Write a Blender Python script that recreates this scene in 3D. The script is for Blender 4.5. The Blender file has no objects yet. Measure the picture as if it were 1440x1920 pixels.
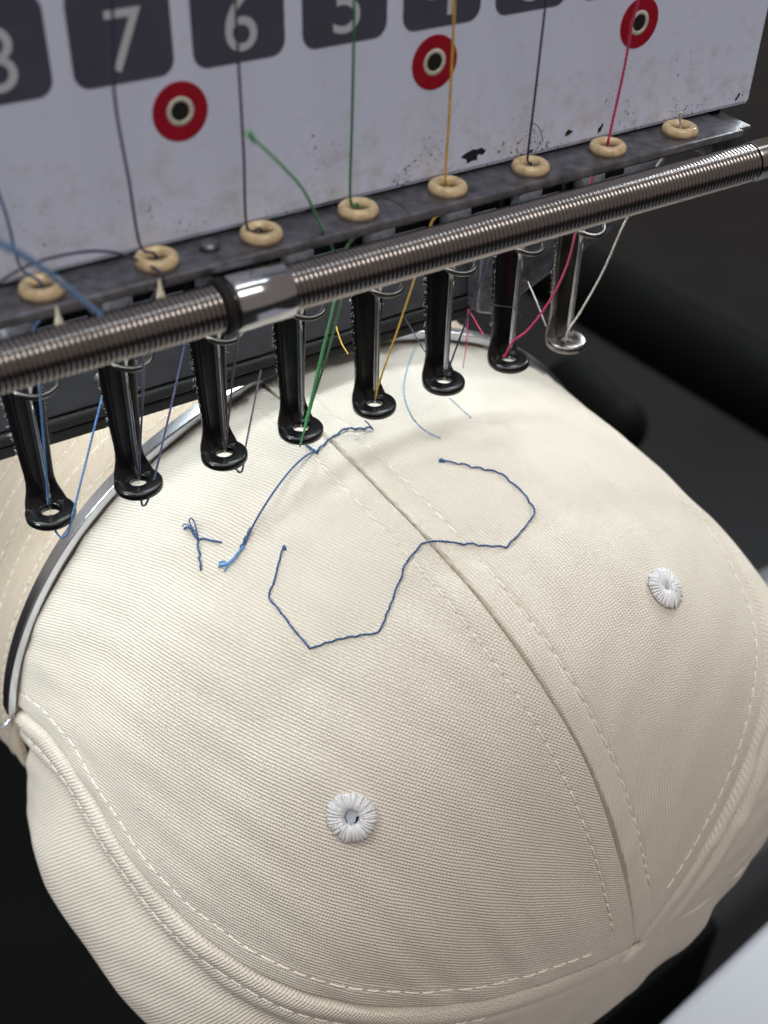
import bpy, bmesh, math, random
import numpy as np
from mathutils import Matrix, Vector

# ------------------------------------------------------------------ scene, camera, light
scene = bpy.context.scene
col = scene.collection
MM = 0.001                      # everything below is written in millimetres
rnd = random.Random(7)
nrg = np.random.default_rng(7)

# camera: world axes X along the sewing head, Y into the machine, Z up; origin at the first presser foot
CAM = np.array([-33.1907562, -141.1137766, 112.5391936])
ROT = np.array([[0.8462049206, -0.3209884563, 0.4253276892],
                [-0.5323759440, -0.5432161782, 0.6492241817],
                [0.0226514139, -0.7758109272, -0.6305587353]])
FPX = 2227.0

def at(px, py, axis, val):
    """the point of the photo pixel (px, py) on the plane axis = val (mm)"""
    d = ROT @ np.array([(px - 720) / FPX, (py - 960) / FPX, 1.0])
    t = (val - CAM[axis]) / d[axis]
    return CAM + t * d
def atY(px, py, y): return at(px, py, 1, y)
def atZ(px, py, z): return at(px, py, 2, z)

cd = bpy.data.cameras.new('camera')
cam = bpy.data.objects.new('camera', cd)
col.objects.link(cam)
cd.sensor_fit = 'HORIZONTAL'
cd.sensor_width = 36.0
cd.lens = 36.0 * FPX / 1440.0
cd.clip_start = 0.005
cd.clip_end = 50.0
r_, d_, f_ = ROT[:, 0], ROT[:, 1], ROT[:, 2]
m = Matrix(((r_[0], -d_[0], -f_[0], CAM[0] * MM), (r_[1], -d_[1], -f_[1], CAM[1] * MM),
            (r_[2], -d_[2], -f_[2], CAM[2] * MM), (0, 0, 0, 1)))
cam.matrix_world = m
cd.dof.use_dof = True
cd.dof.focus_distance = 0.188
cd.dof.aperture_fstop = cd.lens / 1.9
scene.camera = cam

world = bpy.data.worlds.new('World')
scene.world = world
world.use_nodes = True
bg = world.node_tree.nodes['Background']
bg.inputs['Color'].default_value = (1.0, 0.855, 0.775, 1)
bg.inputs['Strength'].default_value = 0.24

def area(name, loc, target, sx, sy, power, color):
    l = bpy.data.lights.new(name, 'AREA')
    l.shape = 'RECTANGLE'
    l.size, l.size_y, l.energy, l.color = sx * MM, sy * MM, power, color
    o = bpy.data.objects.new(name, l)
    col.objects.link(o)
    o.location = Vector(loc) * MM
    z = (Vector(loc) - Vector(target)).normalized()               # the lamp shines along its own -Z
    x = Vector((0, 1, 0)) if abs(z.x) > .6 else Vector((1, 0, 0))
    y = z.cross(x).normalized(); x = y.cross(z)
    o.rotation_euler = Matrix((x, y, z)).transposed().to_euler()
    return o
# two ceiling tubes, two added side lights and the work light under the sewing head
area('ceiling_tube_light', (100, -60, 1500), (100, -60, 0), 1300, 90, 4.2, (0.90, 0.97, 1.0))
area('ceiling_tube_light', (-100, -900, 1500), (60, -30, 0), 1300, 420, 13.0, (1.0, 0.94, 0.89))
area('side_light', (-700, 520, 450), (20, -20, -60), 300, 240, 4.2, (0.92, 0.985, 1.0))  # unseen side light, added to brighten the left of the cap
area('side_light', (1000, 420, 520), (80, -20, -30), 420, 260, 10.0, (0.92, 0.985, 1.0))  # unseen side light, added to brighten the right of the cap
area('machine_work_light', (50, -7.0, 42.6), (50, -5.0, 0), 150, 4, 0.026, (0.92, 0.985, 1.0))
area('machine_work_light', (50, 9.0, 30.0), (50, 2.0, 0), 150, 5, 0.040, (0.92, 0.985, 1.0))
area('machine_work_light', (-38, -6.0, 42.6), (-20, -8.0, 0), 70, 5, 0.090, (0.92, 0.985, 1.0))  # extra lamp added to brighten the left front panel
area('machine_work_light', (10, 40.0, 8.5), (10, 36.0, -20), 170, 6, 0.052, (0.92, 0.985, 1.0))

vs = scene.view_settings
vs.view_transform = 'Standard'
vs.look = 'None'
vs.exposure = 0.0
vs.gamma = 1.0

# ------------------------------------------------------------------ helpers
class MB:
    """collects shapes for ONE mesh"""
    def __init__(self): self.v, self.f, self.m, self.n = [], [], [], 0
    def add(self, V, F, mi=0):
        V = np.asarray(V, float)
        self.v.append(V)
        self.f += [tuple(int(i) + self.n for i in q) for q in F]
        self.m += [mi] * len(F)
        self.n += len(V)
        return self
    def box(self, x0, x1, y0, y1, z0, z1, mi=0):
        V = [(x, y, z) for z in (z0, z1) for y in (y0, y1) for x in (x0, x1)]
        return self.add(V, [(0, 2, 3, 1), (4, 5, 7, 6), (0, 1, 5, 4), (2, 6, 7, 3), (0, 4, 6, 2), (1, 3, 7, 5)], mi)
    def prism(self, poly, axis, a, b, mi=0):
        """poly: 2-D outline in the two other axes, extruded from a to b along axis"""
        n = len(poly); o = [i for i in range(3) if i != axis]
        V = np.zeros((2 * n, 3))
        for k, (p, q) in enumerate(poly):
            V[k, o[0]] = V[n + k, o[0]] = p; V[k, o[1]] = V[n + k, o[1]] = q
            V[k, axis] = a; V[n + k, axis] = b
        F = [tuple(range(n))[::-1], tuple(range(n, 2 * n))] + [(i, (i + 1) % n, n + (i + 1) % n, n + i) for i in range(n)]
        return self.add(V, F, mi)
    def lathe(self, prof, c, ax=2, n=32, mi=0, closed=False):
        """prof: (radius, height) pairs turned round the axis ax through c"""
        a = np.arange(n) * 2 * np.pi / n
        o = [i for i in range(3) if i != ax]
        V = []
        for r, h in prof:
            P = np.zeros((n, 3)); P[:, o[0]] = r * np.cos(a); P[:, o[1]] = r * np.sin(a); P[:, ax] = h
            V.append(P + np.asarray(c, float))
        V = np.concatenate(V); k = len(prof)
        F = [(i * n + j, i * n + (j + 1) % n, ((i + 1) % k) * n + (j + 1) % n, ((i + 1) % k) * n + j)
             for i in range(k if closed else k - 1) for j in range(n)]
        if not closed:
            F += [tuple(range(n))[::-1], tuple(range((k - 1) * n, k * n))]
        return self.add(V, F, mi)
    def tube(self, path, r, n=8, twist=0.0, ply=0.0, mi=0, cap=True):
        P = np.asarray(path, float); N = len(P)
        R = np.broadcast_to(np.asarray(r, float), (N,))
        T = np.gradient(P, axis=0); T /= np.maximum(np.linalg.norm(T, axis=1), 1e-9)[:, None]
        u = np.cross(T[0], (0.31, 0.52, 0.79)); u /= np.linalg.norm(u)
        s = np.concatenate([[0], np.cumsum(np.linalg.norm(np.diff(P, axis=0), axis=1))])
        a = np.arange(n) * 2 * np.pi / n
        V = np.zeros((N, n, 3))
        for i in range(N):
            u = u - T[i] * (u @ T[i]); u /= np.linalg.norm(u); w = np.cross(T[i], u)
            rr = R[i] * (1 + ply * np.cos(2 * (a - twist * s[i])))
            V[i] = P[i] + rr[:, None] * (np.cos(a)[:, None] * u + np.sin(a)[:, None] * w)
        F = [(i * n + j, i * n + (j + 1) % n, (i + 1) * n + (j + 1) % n, (i + 1) * n + j) for i in range(N - 1) for j in range(n)]
        if cap: F += [tuple(range(n))[::-1], tuple(range((N - 1) * n, N * n))]
        return self.add(V.reshape(-1, 3), F, mi)

ORIGIN = {}
def link(name, me, mats, parent=None, smooth=True, bevel=0.0, segs=2):
    for mt in (mats if isinstance(mats, (list, tuple)) else [mats]): me.materials.append(mt)
    o = bpy.data.objects.new(name, me)
    col.objects.link(o)
    if parent is not None: o.parent = parent
    if smooth: me.polygons.foreach_set('use_smooth', [True] * len(me.polygons))
    if bevel:
        b = o.modifiers.new('bevel', 'BEVEL'); b.width = bevel * MM; b.segments = segs; b.limit_method = 'ANGLE'
        b.harden_normals = False
    return o

def origin_of(parent):
    return ORIGIN.get(parent.name, np.zeros(3)) if parent is not None else np.zeros(3)

def build(mb, name, mats, parent=None, smooth=True, bevel=0.0, auto=None, base=None):
    V = np.concatenate(mb.v)
    o0 = origin_of(parent)
    if parent is None and base is not None: o0 = np.asarray(base, float)
    me = bpy.data.meshes.new(name)
    me.from_pydata(((V - o0) * MM).tolist(), [], mb.f)
    if any(mb.m): me.polygons.foreach_set('material_index', mb.m)
    me.update()
    o = link(name, me, mats, parent, smooth, bevel)
    if parent is None:
        o.location = Vector(o0.tolist()) * MM
    ORIGIN[o.name] = o0
    if auto: me.set_sharp_from_angle(angle=math.radians(auto))
    return o

def thing(name, label, cat, loc, group=None):
    o = bpy.data.objects.new(name, None)
    o.empty_display_size = 0.01
    col.objects.link(o)
    o.location = Vector(loc) * MM
    ORIGIN[o.name] = np.asarray(loc, float)
    o['label'] = label; o['category'] = cat
    if group: o['group'] = group
    return o
def tag(o, label=None, cat=None, group=None, kind=None):
    for k, v in (('label', label), ('category', cat), ('group', group), ('kind', kind)):
        if v: o[k] = v
    return o

def spline(pts, step=0.3):
    """Catmull-Rom through pts, resampled at about step mm"""
    P = np.asarray(pts, float)
    if len(P) == 2:
        n = max(2, int(np.linalg.norm(P[1] - P[0]) / step))
        return P[0] + (P[1] - P[0]) * np.linspace(0, 1, n)[:, None]
    Q = np.concatenate([[2 * P[0] - P[1]], P, [2 * P[-1] - P[-2]]])
    out = []
    for i in range(1, len(Q) - 2):
        n = max(2, int(np.linalg.norm(Q[i + 1] - Q[i]) / step))
        t = np.linspace(0, 1, n, endpoint=False)[:, None]
        a, b, c, d = Q[i - 1], Q[i], Q[i + 1], Q[i + 2]
        out.append(0.5 * (2 * b + (c - a) * t + (2 * a - 5 * b + 4 * c - d) * t ** 2 + (3 * b - a - 3 * c + d) * t ** 3))
    out.append(P[-1:])
    return np.concatenate(out)

# ------------------------------------------------------------------ materials
class NT:
    def __init__(self, name):
        self.m = bpy.data.materials.new(name); self.m.use_nodes = True
        self.t = self.m.node_tree; self.b = self.t.nodes['Principled BSDF']
    def n(self, typ, **kw):
        x = self.t.nodes.new(typ)
        for k, v in kw.items(): setattr(x, k, v)
        return x
    def l(self, a, b): self.t.links.new(a, b)
    def set(self, **kw):
        for k, v in kw.items():
            self.b.inputs[k.replace('_', ' ')].default_value = (*v, 1) if isinstance(v, tuple) and len(v) == 3 else v
        return self
    def math(self, op, a, b=None, c=None):
        x = self.n('ShaderNodeMath', operation=op)
        for i, s in enumerate((a, b, c)):
            if s is None: continue
            if isinstance(s, (int, float)): x.inputs[i].default_value = s
            else: self.l(s, x.inputs[i])
        return x.outputs[0]
    def coord(self, scale=1000.0, out='Object'):
        tc = self.n('ShaderNodeTexCoord'); mp = self.n('ShaderNodeMapping')
        mp.inputs['Scale'].default_value = (scale,) * 3
        self.l(tc.outputs[out], mp.inputs['Vector'])
        return mp.outputs[0]
    def noise(self, vec, scale, detail=3.0, rough=0.5):
        x = self.n('ShaderNodeTexNoise')
        x.inputs['Scale'].default_value = scale; x.inputs['Detail'].default_value = detail
        x.inputs['Roughness'].default_value = rough
        self.l(vec, x.inputs['Vector'])
        return x.outputs['Fac']
    def ramp(self, fac, stops):
        x = self.n('ShaderNodeValToRGB'); e = x.color_ramp.elements
        while len(e) < len(stops): e.new(0.5)
        for k, (p, c) in enumerate(stops):
            e[k].position = p; e[k].color = (*c, 1) if len(c) == 3 else c
        self.l(fac, x.inputs['Fac'])
        return x.outputs['Color']
    def mix(self, fac, a, b):
        x = self.n('ShaderNodeMix', data_type='RGBA')
        if isinstance(fac, (int, float)): x.inputs[0].default_value = fac
        else: self.l(fac, x.inputs[0])
        for i, s in ((6, a), (7, b)):
            if isinstance(s, tuple): x.inputs[i].default_value = (*s, 1)
            else: self.l(s, x.inputs[i])
        return x.outputs[2]
    def bump(self, h, dist, strength=1.0):
        x = self.n('ShaderNodeBump')
        x.inputs['Distance'].default_value = dist * MM; x.inputs['Strength'].default_value = strength
        self.l(h, x.inputs['Height']); self.l(x.outputs[0], self.b.inputs['Normal'])

def plain(name, color, rough=0.5, metal=0.0, var=0.25, vscale=0.6, bump=0.0, rvar=0.25, **kw):
    t = NT(name).set(Roughness=rough, Metallic=metal, **kw)
    v = t.coord()
    f = t.noise(v, vscale, 4)
    lo = tuple(c * (1 - var) for c in color); hi = tuple(min(1, c * (1 + var)) for c in color)
    t.l(t.ramp(f, [(0.3, lo), (0.7, hi)]), t.b.inputs['Base Color'])
    t.l(t.math('ADD', t.math('MULTIPLY', t.noise(v, vscale * 2.3, 3), rvar), rough - rvar / 2), t.b.inputs['Roughness'])
    if bump: t.bump(t.noise(v, vscale * 4, 4), bump)
    return t.m

def twill(name, angle, base=(0.79, 0.73, 0.635), period=0.60, depth=0.125):
    """cotton twill: diagonal ribs broken into single yarns; the UV map is in millimetres"""
    t = NT(name).set(Roughness=0.92, Sheen_Weight=0.25, Sheen_Roughness=0.5, Specular_IOR_Level=0.15)
    uv = t.n('ShaderNodeUVMap'); uv.uv_map = 'fabric'
    sep = t.n('ShaderNodeSeparateXYZ')
    wob = t.n('ShaderNodeTexNoise'); wob.inputs['Scale'].default_value = 0.22; wob.inputs['Detail'].default_value = 2
    t.l(uv.outputs[0], wob.inputs['Vector'])
    add = t.n('ShaderNodeMixRGB', blend_type='LINEAR_LIGHT'); add.inputs[0].default_value = 0.10
    t.l(uv.outputs[0], add.inputs[1]); t.l(wob.outputs['Color'], add.inputs[2])
    wob2 = t.n('ShaderNodeTexNoise'); wob2.inputs['Scale'].default_value = 1.5; wob2.inputs['Detail'].default_value = 3
    t.l(uv.outputs[0], wob2.inputs['Vector'])
    add2 = t.n('ShaderNodeMixRGB', blend_type='LINEAR_LIGHT'); add2.inputs[0].default_value = 0.13
    t.l(add.outputs[0], add2.inputs[1]); t.l(wob2.outputs['Color'], add2.inputs[2])
    t.l(add2.outputs[0], sep.inputs[0])
    ca, sa = math.cos(math.radians(angle)), math.sin(math.radians(angle))
    q = t.math('ADD', t.math('MULTIPLY', sep.outputs[0], ca), t.math('MULTIPLY', sep.outputs[1], sa))       # along a rib
    p = t.math('SUBTRACT', t.math('MULTIPLY', sep.outputs[1], ca), t.math('MULTIPLY', sep.outputs[0], sa))  # across the ribs
    ph = t.math('DIVIDE', p, period)
    rib = t.math('MULTIPLY_ADD', t.math('SINE', t.math('MULTIPLY', ph, 2 * math.pi)), 0.5, 0.5)
    row = t.math('FLOOR', t.math('ADD', ph, 0.25))
    yarn = t.math('SINE', t.math('MULTIPLY', t.math('ADD', t.math('DIVIDE', q, 0.52), t.math('FRACT', t.math('MULTIPLY', t.math('SINE', t.math('MULTIPLY', row, 12.9898)), 437.58))), 2 * math.pi))
    fine = t.noise(uv.outputs[0], 3.2, 4, 0.7)
    slub = t.noise(uv.outputs[0], 0.55, 3, 0.6)
    h = t.math('ADD', rib, t.math('MULTIPLY', t.math('MULTIPLY', yarn, t.math('ADD', rib, 0.25)), 0.36))
    h = t.math('ADD', h, t.math('MULTIPLY', fine, 0.9))
    h = t.math('ADD', h, t.math('MULTIPLY', slub, 0.5))
    t.bump(h, depth, 1.0)
    c1 = tuple(c * 0.885 for c in base)
    fac = t.math('ADD', t.math('MULTIPLY', rib, 0.75), t.math('MULTIPLY', fine, 0.45))
    c = t.mix(fac, c1, base)
    c = t.mix(t.ramp(slub, [(0.62, (0, 0, 0)), (0.80, (0.5, 0.5, 0.5))]), c, (0.82, 0.79, 0.73))
    t.l(c, t.b.inputs['Base Color'])
    return t.m

M = {}
M['twill_left'] = twill('cream_twill_left', -69)
M['twill_right'] = twill('cream_twill_right', -77)
M['twill_side'] = twill('cream_twill_side', -38)
M['twill_brim'] = twill('tan_twill_brim', -50, base=(0.60, 0.50, 0.385), period=0.8)
M['topstitch'] = plain('ivory_thread', (0.83, 0.785, 0.71), 0.75, vscale=3, var=0.1)
M['white_thread'] = plain('white_thread', (0.70, 0.70, 0.72), 0.6, vscale=3, var=0.08, Sheen_Weight=0.3)
def yarn(name, c): return plain(name, c, 0.45, vscale=2.5, var=0.3, Sheen_Weight=0.2)
M['blue'] = yarn('blue_thread', (0.022, 0.085, 0.23))
M['light_blue'] = yarn('light_blue_thread', (0.09, 0.26, 0.56))
M['mid_blue'] = yarn('mid_blue_thread', (0.035, 0.12, 0.30))
M['pale_blue'] = yarn('pale_blue_thread', (0.25, 0.38, 0.48))
M['navy'] = yarn('navy_thread', (0.014, 0.014, 0.075))
M['grey_thread'] = yarn('dark_grey_thread', (0.05, 0.04, 0.055))
M['green'] = yarn('green_thread', (0.02, 0.19, 0.06))
M['bright_green'] = yarn('bright_green_thread', (0.06, 0.42, 0.13))
M['yellow'] = yarn('yellow_thread', (0.70, 0.42, 0.03))
M['pink'] = yarn('pink_thread', (0.62, 0.03, 0.14))
M['ivory'] = yarn('ivory_upper_thread', (0.72, 0.70, 0.64))
M['black_thread'] = yarn('black_thread', (0.012, 0.012, 0.018))
M['black_foot'] = plain('blackened_steel', (0.005, 0.005, 0.0055), 0.20, 0.0, 0.4, 0.5, 0.0, Specular_IOR_Level=0.5, rvar=0.12)
M['worn_foot'] = plain('worn_steel', (0.20, 0.19, 0.18), 0.25, 1.0, 0.3, 0.5, rvar=0.05)
M['steel'] = plain('needle_steel', (0.50, 0.50, 0.52), 0.25, 1.0, 0.15, 0.8, rvar=0.05)
M['dark_steel'] = plain('dark_steel', (0.17, 0.17, 0.19), 0.36, 0.8, 0.4, 0.5, 0.02, rvar=0.15)
M['spring'] = plain('spring_steel', (0.29, 0.27, 0.262), 0.20, 1.0, 0.08, 0.5, rvar=0.05)
M['dark_wire'] = plain('dark_wire', (0.10, 0.095, 0.09), 0.3, 1.0, 0.2, 0.5, rvar=0.08)
M['chrome'] = plain('chrome', (0.50, 0.51, 0.54), 0.14, 1.0, 0.05, 0.5, rvar=0.05)
M['strap'] = plain('strap_steel', (0.66, 0.69, 0.75), 0.20, 1.0, 0.10, 0.12, rvar=0.05)
M['ceramic'] = plain('beige_ceramic', (0.58, 0.45, 0.27), 0.22, 0.0, 0.24, 0.9)
M['black_paint'] = plain('black_paint', (0.010, 0.010, 0.012), 0.5, 0.0, 0.4, 0.4)
M['rubber'] = plain('black_rubber', (0.005, 0.005, 0.005), 0.75, 0.0, 0.4, 1.0)
M['matte_black'] = plain('matte_black', (0.004, 0.004, 0.004), 0.9, 0.0, 0.3, 0.5, rvar=0.05, Specular_IOR_Level=0.03)
M['slate_paint'] = plain('slate_paint', (0.035, 0.036, 0.043), 0.5, 0.1, 0.25, 0.3)
M['lint'] = plain('lint', (0.7, 0.68, 0.65), 0.9)
M['tuft'] = plain('cream_fibre', (0.85, 0.78, 0.62), 0.9)
M['red'] = plain('red_sticker', (0.33, 0.006, 0.022), 0.3, 0.0, 0.08, 0.4)
M['plate_ink'] = plain('slate_blue_print', (0.062, 0.067, 0.102), 0.5, 0.0, 0.07, 0.3)
M['numeral'] = plain('pale_numeral', (0.53, 0.585, 0.64), 0.5, 0.0, 0.05, 0.3)
M['rim_paint'] = plain('cream_rim', (0.60, 0.57, 0.50), 0.35, 0.0, 0.2, 1.5)
M['hole'] = plain('dark_hole', (0.004, 0.004, 0.004), 0.8)
M['chip'] = plain('bare_black_metal', (0.010, 0.010, 0.012), 0.5, 0.0, 0.5, 0.6)
M['paper'] = plain('stabiliser_paper', (0.42, 0.47, 0.54), 0.6, 0.0, 0.05, 0.4)
M['floor'] = plain('dark_floor', (0.022, 0.027, 0.032), 0.6, 0.0, 0.2, 0.004)
M['black_body'] = plain('black_machine_body', (0.0010, 0.0014, 0.0014), 0.7, 0.0, 0.3, 0.02, Specular_IOR_Level=0.1)
M['charcoal'] = plain('charcoal_cover', (0.030, 0.032, 0.032), 0.6, 0.0, 0.2, 0.01)
M['grey_body'] = plain('grey_machine_body', (0.13, 0.14, 0.155), 0.5, 0.0, 0.08, 0.01)
M['table'] = plain('white_table', (0.36, 0.385, 0.43), 0.4, 0.0, 0.04, 0.01)

def white_panel():
    """white enamel with grime that gathers at the lower edge"""
    t = NT('white_enamel').set(Roughness=0.38, Coat_Weight=0.1)
    v = t.coord()
    sep = t.n('ShaderNodeSeparateXYZ'); t.l(v, sep.inputs[0])
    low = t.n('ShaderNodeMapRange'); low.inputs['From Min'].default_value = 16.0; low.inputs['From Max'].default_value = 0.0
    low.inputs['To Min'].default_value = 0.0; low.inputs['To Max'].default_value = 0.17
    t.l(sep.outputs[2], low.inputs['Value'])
    n1 = t.noise(v, 1.9, 5, 0.7); n2 = t.noise(v, 0.13, 3, 0.6)
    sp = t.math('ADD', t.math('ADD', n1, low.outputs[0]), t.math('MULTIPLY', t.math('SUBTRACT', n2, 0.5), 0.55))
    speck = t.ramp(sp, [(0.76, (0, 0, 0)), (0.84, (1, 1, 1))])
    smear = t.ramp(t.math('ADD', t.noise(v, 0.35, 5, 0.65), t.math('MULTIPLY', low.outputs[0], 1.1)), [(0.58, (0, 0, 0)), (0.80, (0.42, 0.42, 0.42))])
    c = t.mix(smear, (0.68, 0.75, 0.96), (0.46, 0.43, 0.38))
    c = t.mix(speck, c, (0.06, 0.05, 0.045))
    t.l(c, t.b.inputs['Base Color'])
    return t.m
M['panel'] = white_panel()

# ------------------------------------------------------------------ the surroundings
def table_box(name, pts, z0, z1, mat, label, cat, bevel=3):
    c = np.mean(pts, axis=0)
    o = build(MB().prism([(p[0], p[1]) for p in pts], 2, z0, z1), name, mat, bevel=bevel, smooth=False, base=(c[0], c[1], z0))
    return tag(o, label, cat)
fl = MB().add([(-6000, -6000, -900), (9000, -6000, -900), (9000, 9000, -900), (-6000, 9000, -900)], [(0, 1, 2, 3)])
tag(build(fl, 'floor', M['floor'], smooth=False), kind='structure')
table_box('side_table', [(100, -26), (330, 6), (330, -500), (100, -500)], -330, -300, M['table'],
          'white table edge at the lower right behind the cap', 'table')
table_box('control_cabinet', [(245, 22), (520, 40), (520, 150), (345, 150), (268, 60)], -700, -300, M['grey_body'],
          'grey blurred machine cabinet right of the cap', 'cabinet', 16)
def soft_bar(name, a, b, r, mat, label):
    a, b = np.asarray(a, float), np.asarray(b, float); t = np.linspace(0, 1, 40)
    rr = r * np.sqrt(np.clip(1 - np.clip((np.abs(t - .5) - .5 + r / np.linalg.norm(b - a)) * np.linalg.norm(b - a) / r, 0, 1) ** 2, 1e-4, 1))
    tag(build(MB().tube(a + (b - a) * t[:, None], rr, 28), name, mat, None, base=a), label, 'machine part')
soft_bar('machine_beam', atZ(930, 440, -330), atZ(1700, 880, -330), 29, M['black_body'], 'black rounded machine beam slanting behind the right side of the cap')
soft_bar('machine_housing', atZ(1040, 700, -250), atZ(1190, 830, -250), 17, M['black_body'], 'small black rounded housing just behind the right shoulder of the cap')
table_box('dark_backing', [(-250, -40), (236, 8), (236, 50), (150, 330), (-250, 420)], -560, -320, M['black_body'],  # block added to keep the space under the cap black
          'added black block filling the dark corner under the cap', 'machine part', 4)

# ------------------------------------------------------------------ the cap
CP = dict(Yb=24.09, xc=63.15, zc=-73.39, R=71.56, L=90.42, p=4.77, q=2.34, ax=11.09, az=-14.93, asp=0.95)
def crown(v, th):
    """the crown's smooth shape: v = 0 at the brim, 1 at the top; th = angle round the cap frame"""
    v = np.asarray(v, float); th = np.asarray(th, float)
    r = CP['R'] * np.clip(1 - v ** CP['p'], 0, 1) ** (1 / CP['q'])
    return np.stack(np.broadcast_arrays(CP['xc'] + CP['ax'] * v + r * np.cos(th), CP['Yb'] - CP['L'] * v + 0 * th,
                                        CP['zc'] + CP['az'] * v + CP['asp'] * r * np.sin(th)), -1)
def crown_n(v, th):
    e = 1e-3
    v = np.clip(v, 0.001, 0.9985)
    a = crown(v, th + e) - crown(v, th - e); b = crown(v + e, th) - crown(v - e, th)
    n = np.cross(a, b); n /= np.maximum(np.linalg.norm(n, axis=-1, keepdims=True), 1e-12)
    s = np.sign((n * (crown(v, th) - np.array([CP['xc'], -10, CP['zc']]))).sum(-1, keepdims=True))
    return n * np.where(s == 0, 1, s)
def th_c(v): return np.interp(v, [0, .2, .5, .9, .97, 1], [1.785, 1.762, 1.762, 1.763, 1.772, 1.78])
def th_l(v): return np.interp(v, [0, .1, .2, .31, .43, .6, 1], [2.985, 2.935, 2.913, 2.935, 2.958, 2.965, 2.965])
def th_r(v): return np.interp(v, [0, .6, .75, .84, .92, .96, 1], [.78, .785, .787, .814, .856, .878, .885])
def th_lb(v): return th_l(v) + 1.05
def th_rb(v): return th_r(v) - 1.05
def th_rear(v): return np.full_like(np.asarray(v, float), -1.40)
def th_rear2(v): return np.full_like(np.asarray(v, float), 2 * math.pi - 1.40)

def sst(a, b, x):
    t = np.clip((x - a) / (b - a), 0, 1); return t * t * (3 - 2 * t)
def gs(d, c, w): return np.exp(-((d - c) / w) ** 2)

SEAM_LOW = 0.75
def panel_disp(kind, dA, dB, v, w):
    """relief of a panel (mm along the normal); dA, dB = distance to its two seams"""
    h = 0.16 * np.sin(dA * .21 + v * 7) * np.sin(v * 11 + w * 3) + 0.10 * np.sin(v * 23 + w * 9)
    h += 0.07 * np.sin(dA * .62 + v * 31) + 0.06 * np.sin(dA * .41 - v * 43 + 2) + 0.05 * np.sin(dA * .9 + v * 17)
    if kind == 'left':     # A = centre seam, B = left seam
        h += 0.32 * (1 - sst(4.2, 6.0, dA)) - 0.9 * gs(dA, 0, 0.34) - 0.30 * gs(dA, 4.6, .5)
        h += 0.25 * (1 - sst(5.0, 7.0, dB)) - 0.9 * gs(dB, 0, 0.8) - 0.2 * gs(dB, 5.2, .6)
    elif kind == 'right':  # A = right seam, B = centre seam
        h += 0.42 * (1 - sst(0.6, 6.2, dB)) - 1.3 * gs(dB, 0, 0.22) - 0.34 * gs(dB, 4.6, .5)
        h += 0.25 * (1 - sst(4.6, 6.2, dA)) - 0.9 * gs(dA, 0, 0.8) - 0.2 * gs(dA, 5.0, .6)
    elif kind == 'side_left':   # A = left seam
        h += 0.7 * np.exp(-((dA - 2.6) / 2.0) ** 2) - 0.9 * gs(dA, 0, .6) + 0.5 * gs(dA, 7.0, 3.0) - 0.18 * gs(dA, 5.2, .7)
        h -= 1.5 * gs(dA, 12.0, 3.2) * (1 - sst(.5, .9, v))
        b = 5.0 + 5.2 * sst(-.08, .30, v) - 4.6 * sst(.42, .85, v) - 5.6 * sst(.8, 1, v)
        h += b * sst(9, 34, dA) + (0.8 * np.sin(dA * .22 + v * 9)) * sst(9, 20, dA) * (1 - v)
    elif kind == 'side_right':  # B = right seam
        h += 0.9 * np.exp(-((dB - 2.2) / 1.7) ** 2) - 0.9 * gs(dB, 0, .7) + 1.3 * gs(dB, 8.0, 2.2) - 0.5 * gs(dB, 5.2, .8)
        h += 2.2 * sst(7, 22, dB) * (1 - v ** 6)
    else:
        h += 0.5 * np.sin(dA * .3 + v * 8) * np.minimum(1, dA / 8)
    return h * np.interp(v, [0, .97, 1], [1, 1, .15])

def width(v, ta, tb):
    r = CP['R'] * np.clip(1 - v ** CP['p'], 0, 1) ** (1 / CP['q'])
    return (tb(v) - ta(v)) * r
def panel_point(kind, ta, tb, v, w):
    a, b = ta(v), tb(v); th = a + (b - a) * w
    W = width(v, ta, tb)
    return crown(v, th) + crown_n(v, th) * panel_disp(kind, w * W, (1 - w) * W, v, w)[..., None]

cap = thing('baseball_cap', 'cream cotton twill baseball cap clamped on the cap frame with unfinished blue outline stitching', 'cap', (60, -20, -110))
def warp(n, lo, hi):
    """n values in 0..1, dense near both seams"""
    t = np.linspace(0, 1, n)
    return t - lo * np.sin(2 * np.pi * t) / (2 * np.pi)
def make_panel(kind, ta, tb, mat, nv, nw, label=None, name='front_panel'):
    t = np.linspace(0, 1, nv); vv = 1 - (1 - t) ** 1.9; vv[-1] = .99999
    ww = warp(nw, .75, .75)
    V, Wn = np.meshgrid(vv, ww, indexing='ij')
    P = panel_point(kind, ta, tb, V, Wn)
    mid = crown(vv, (ta(vv) + tb(vv)) / 2)
    arc = np.concatenate([[0], np.cumsum(np.linalg.norm(np.diff(mid, axis=0), axis=1))])
    U = (Wn - .5) * width(V, ta, tb); Tt = np.broadcast_to(arc[:, None], U.shape)
    idx = np.arange(nv * nw).reshape(nv, nw)
    F = np.stack([idx[:-1, :-1], idx[:-1, 1:], idx[1:, 1:], idx[1:, :-1]], -1).reshape(-1, 4)
    me = bpy.data.meshes.new(name)
    me.from_pydata(((P.reshape(-1, 3) - origin_of(cap)) * MM).tolist(), [], F.tolist())
    uvl = me.uv_layers.new(name='fabric')
    uvs = np.stack([U.reshape(-1), Tt.reshape(-1)], -1)[F.reshape(-1)]
    uvl.data.foreach_set('uv', uvs.astype(np.float32).ravel())
    me.update()
    o = link(name, me, mat, cap)
    s = o.modifiers.new('cloth', 'SOLIDIFY'); s.thickness = 0.7 * MM; s.offset = -1 if kind else -1
    if label: o['label'] = label
    return o
make_panel('left', th_c, th_l, M['twill_left'], 260, 230, 'left front panel of the crown with an eyelet and most of the blue outline')
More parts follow.
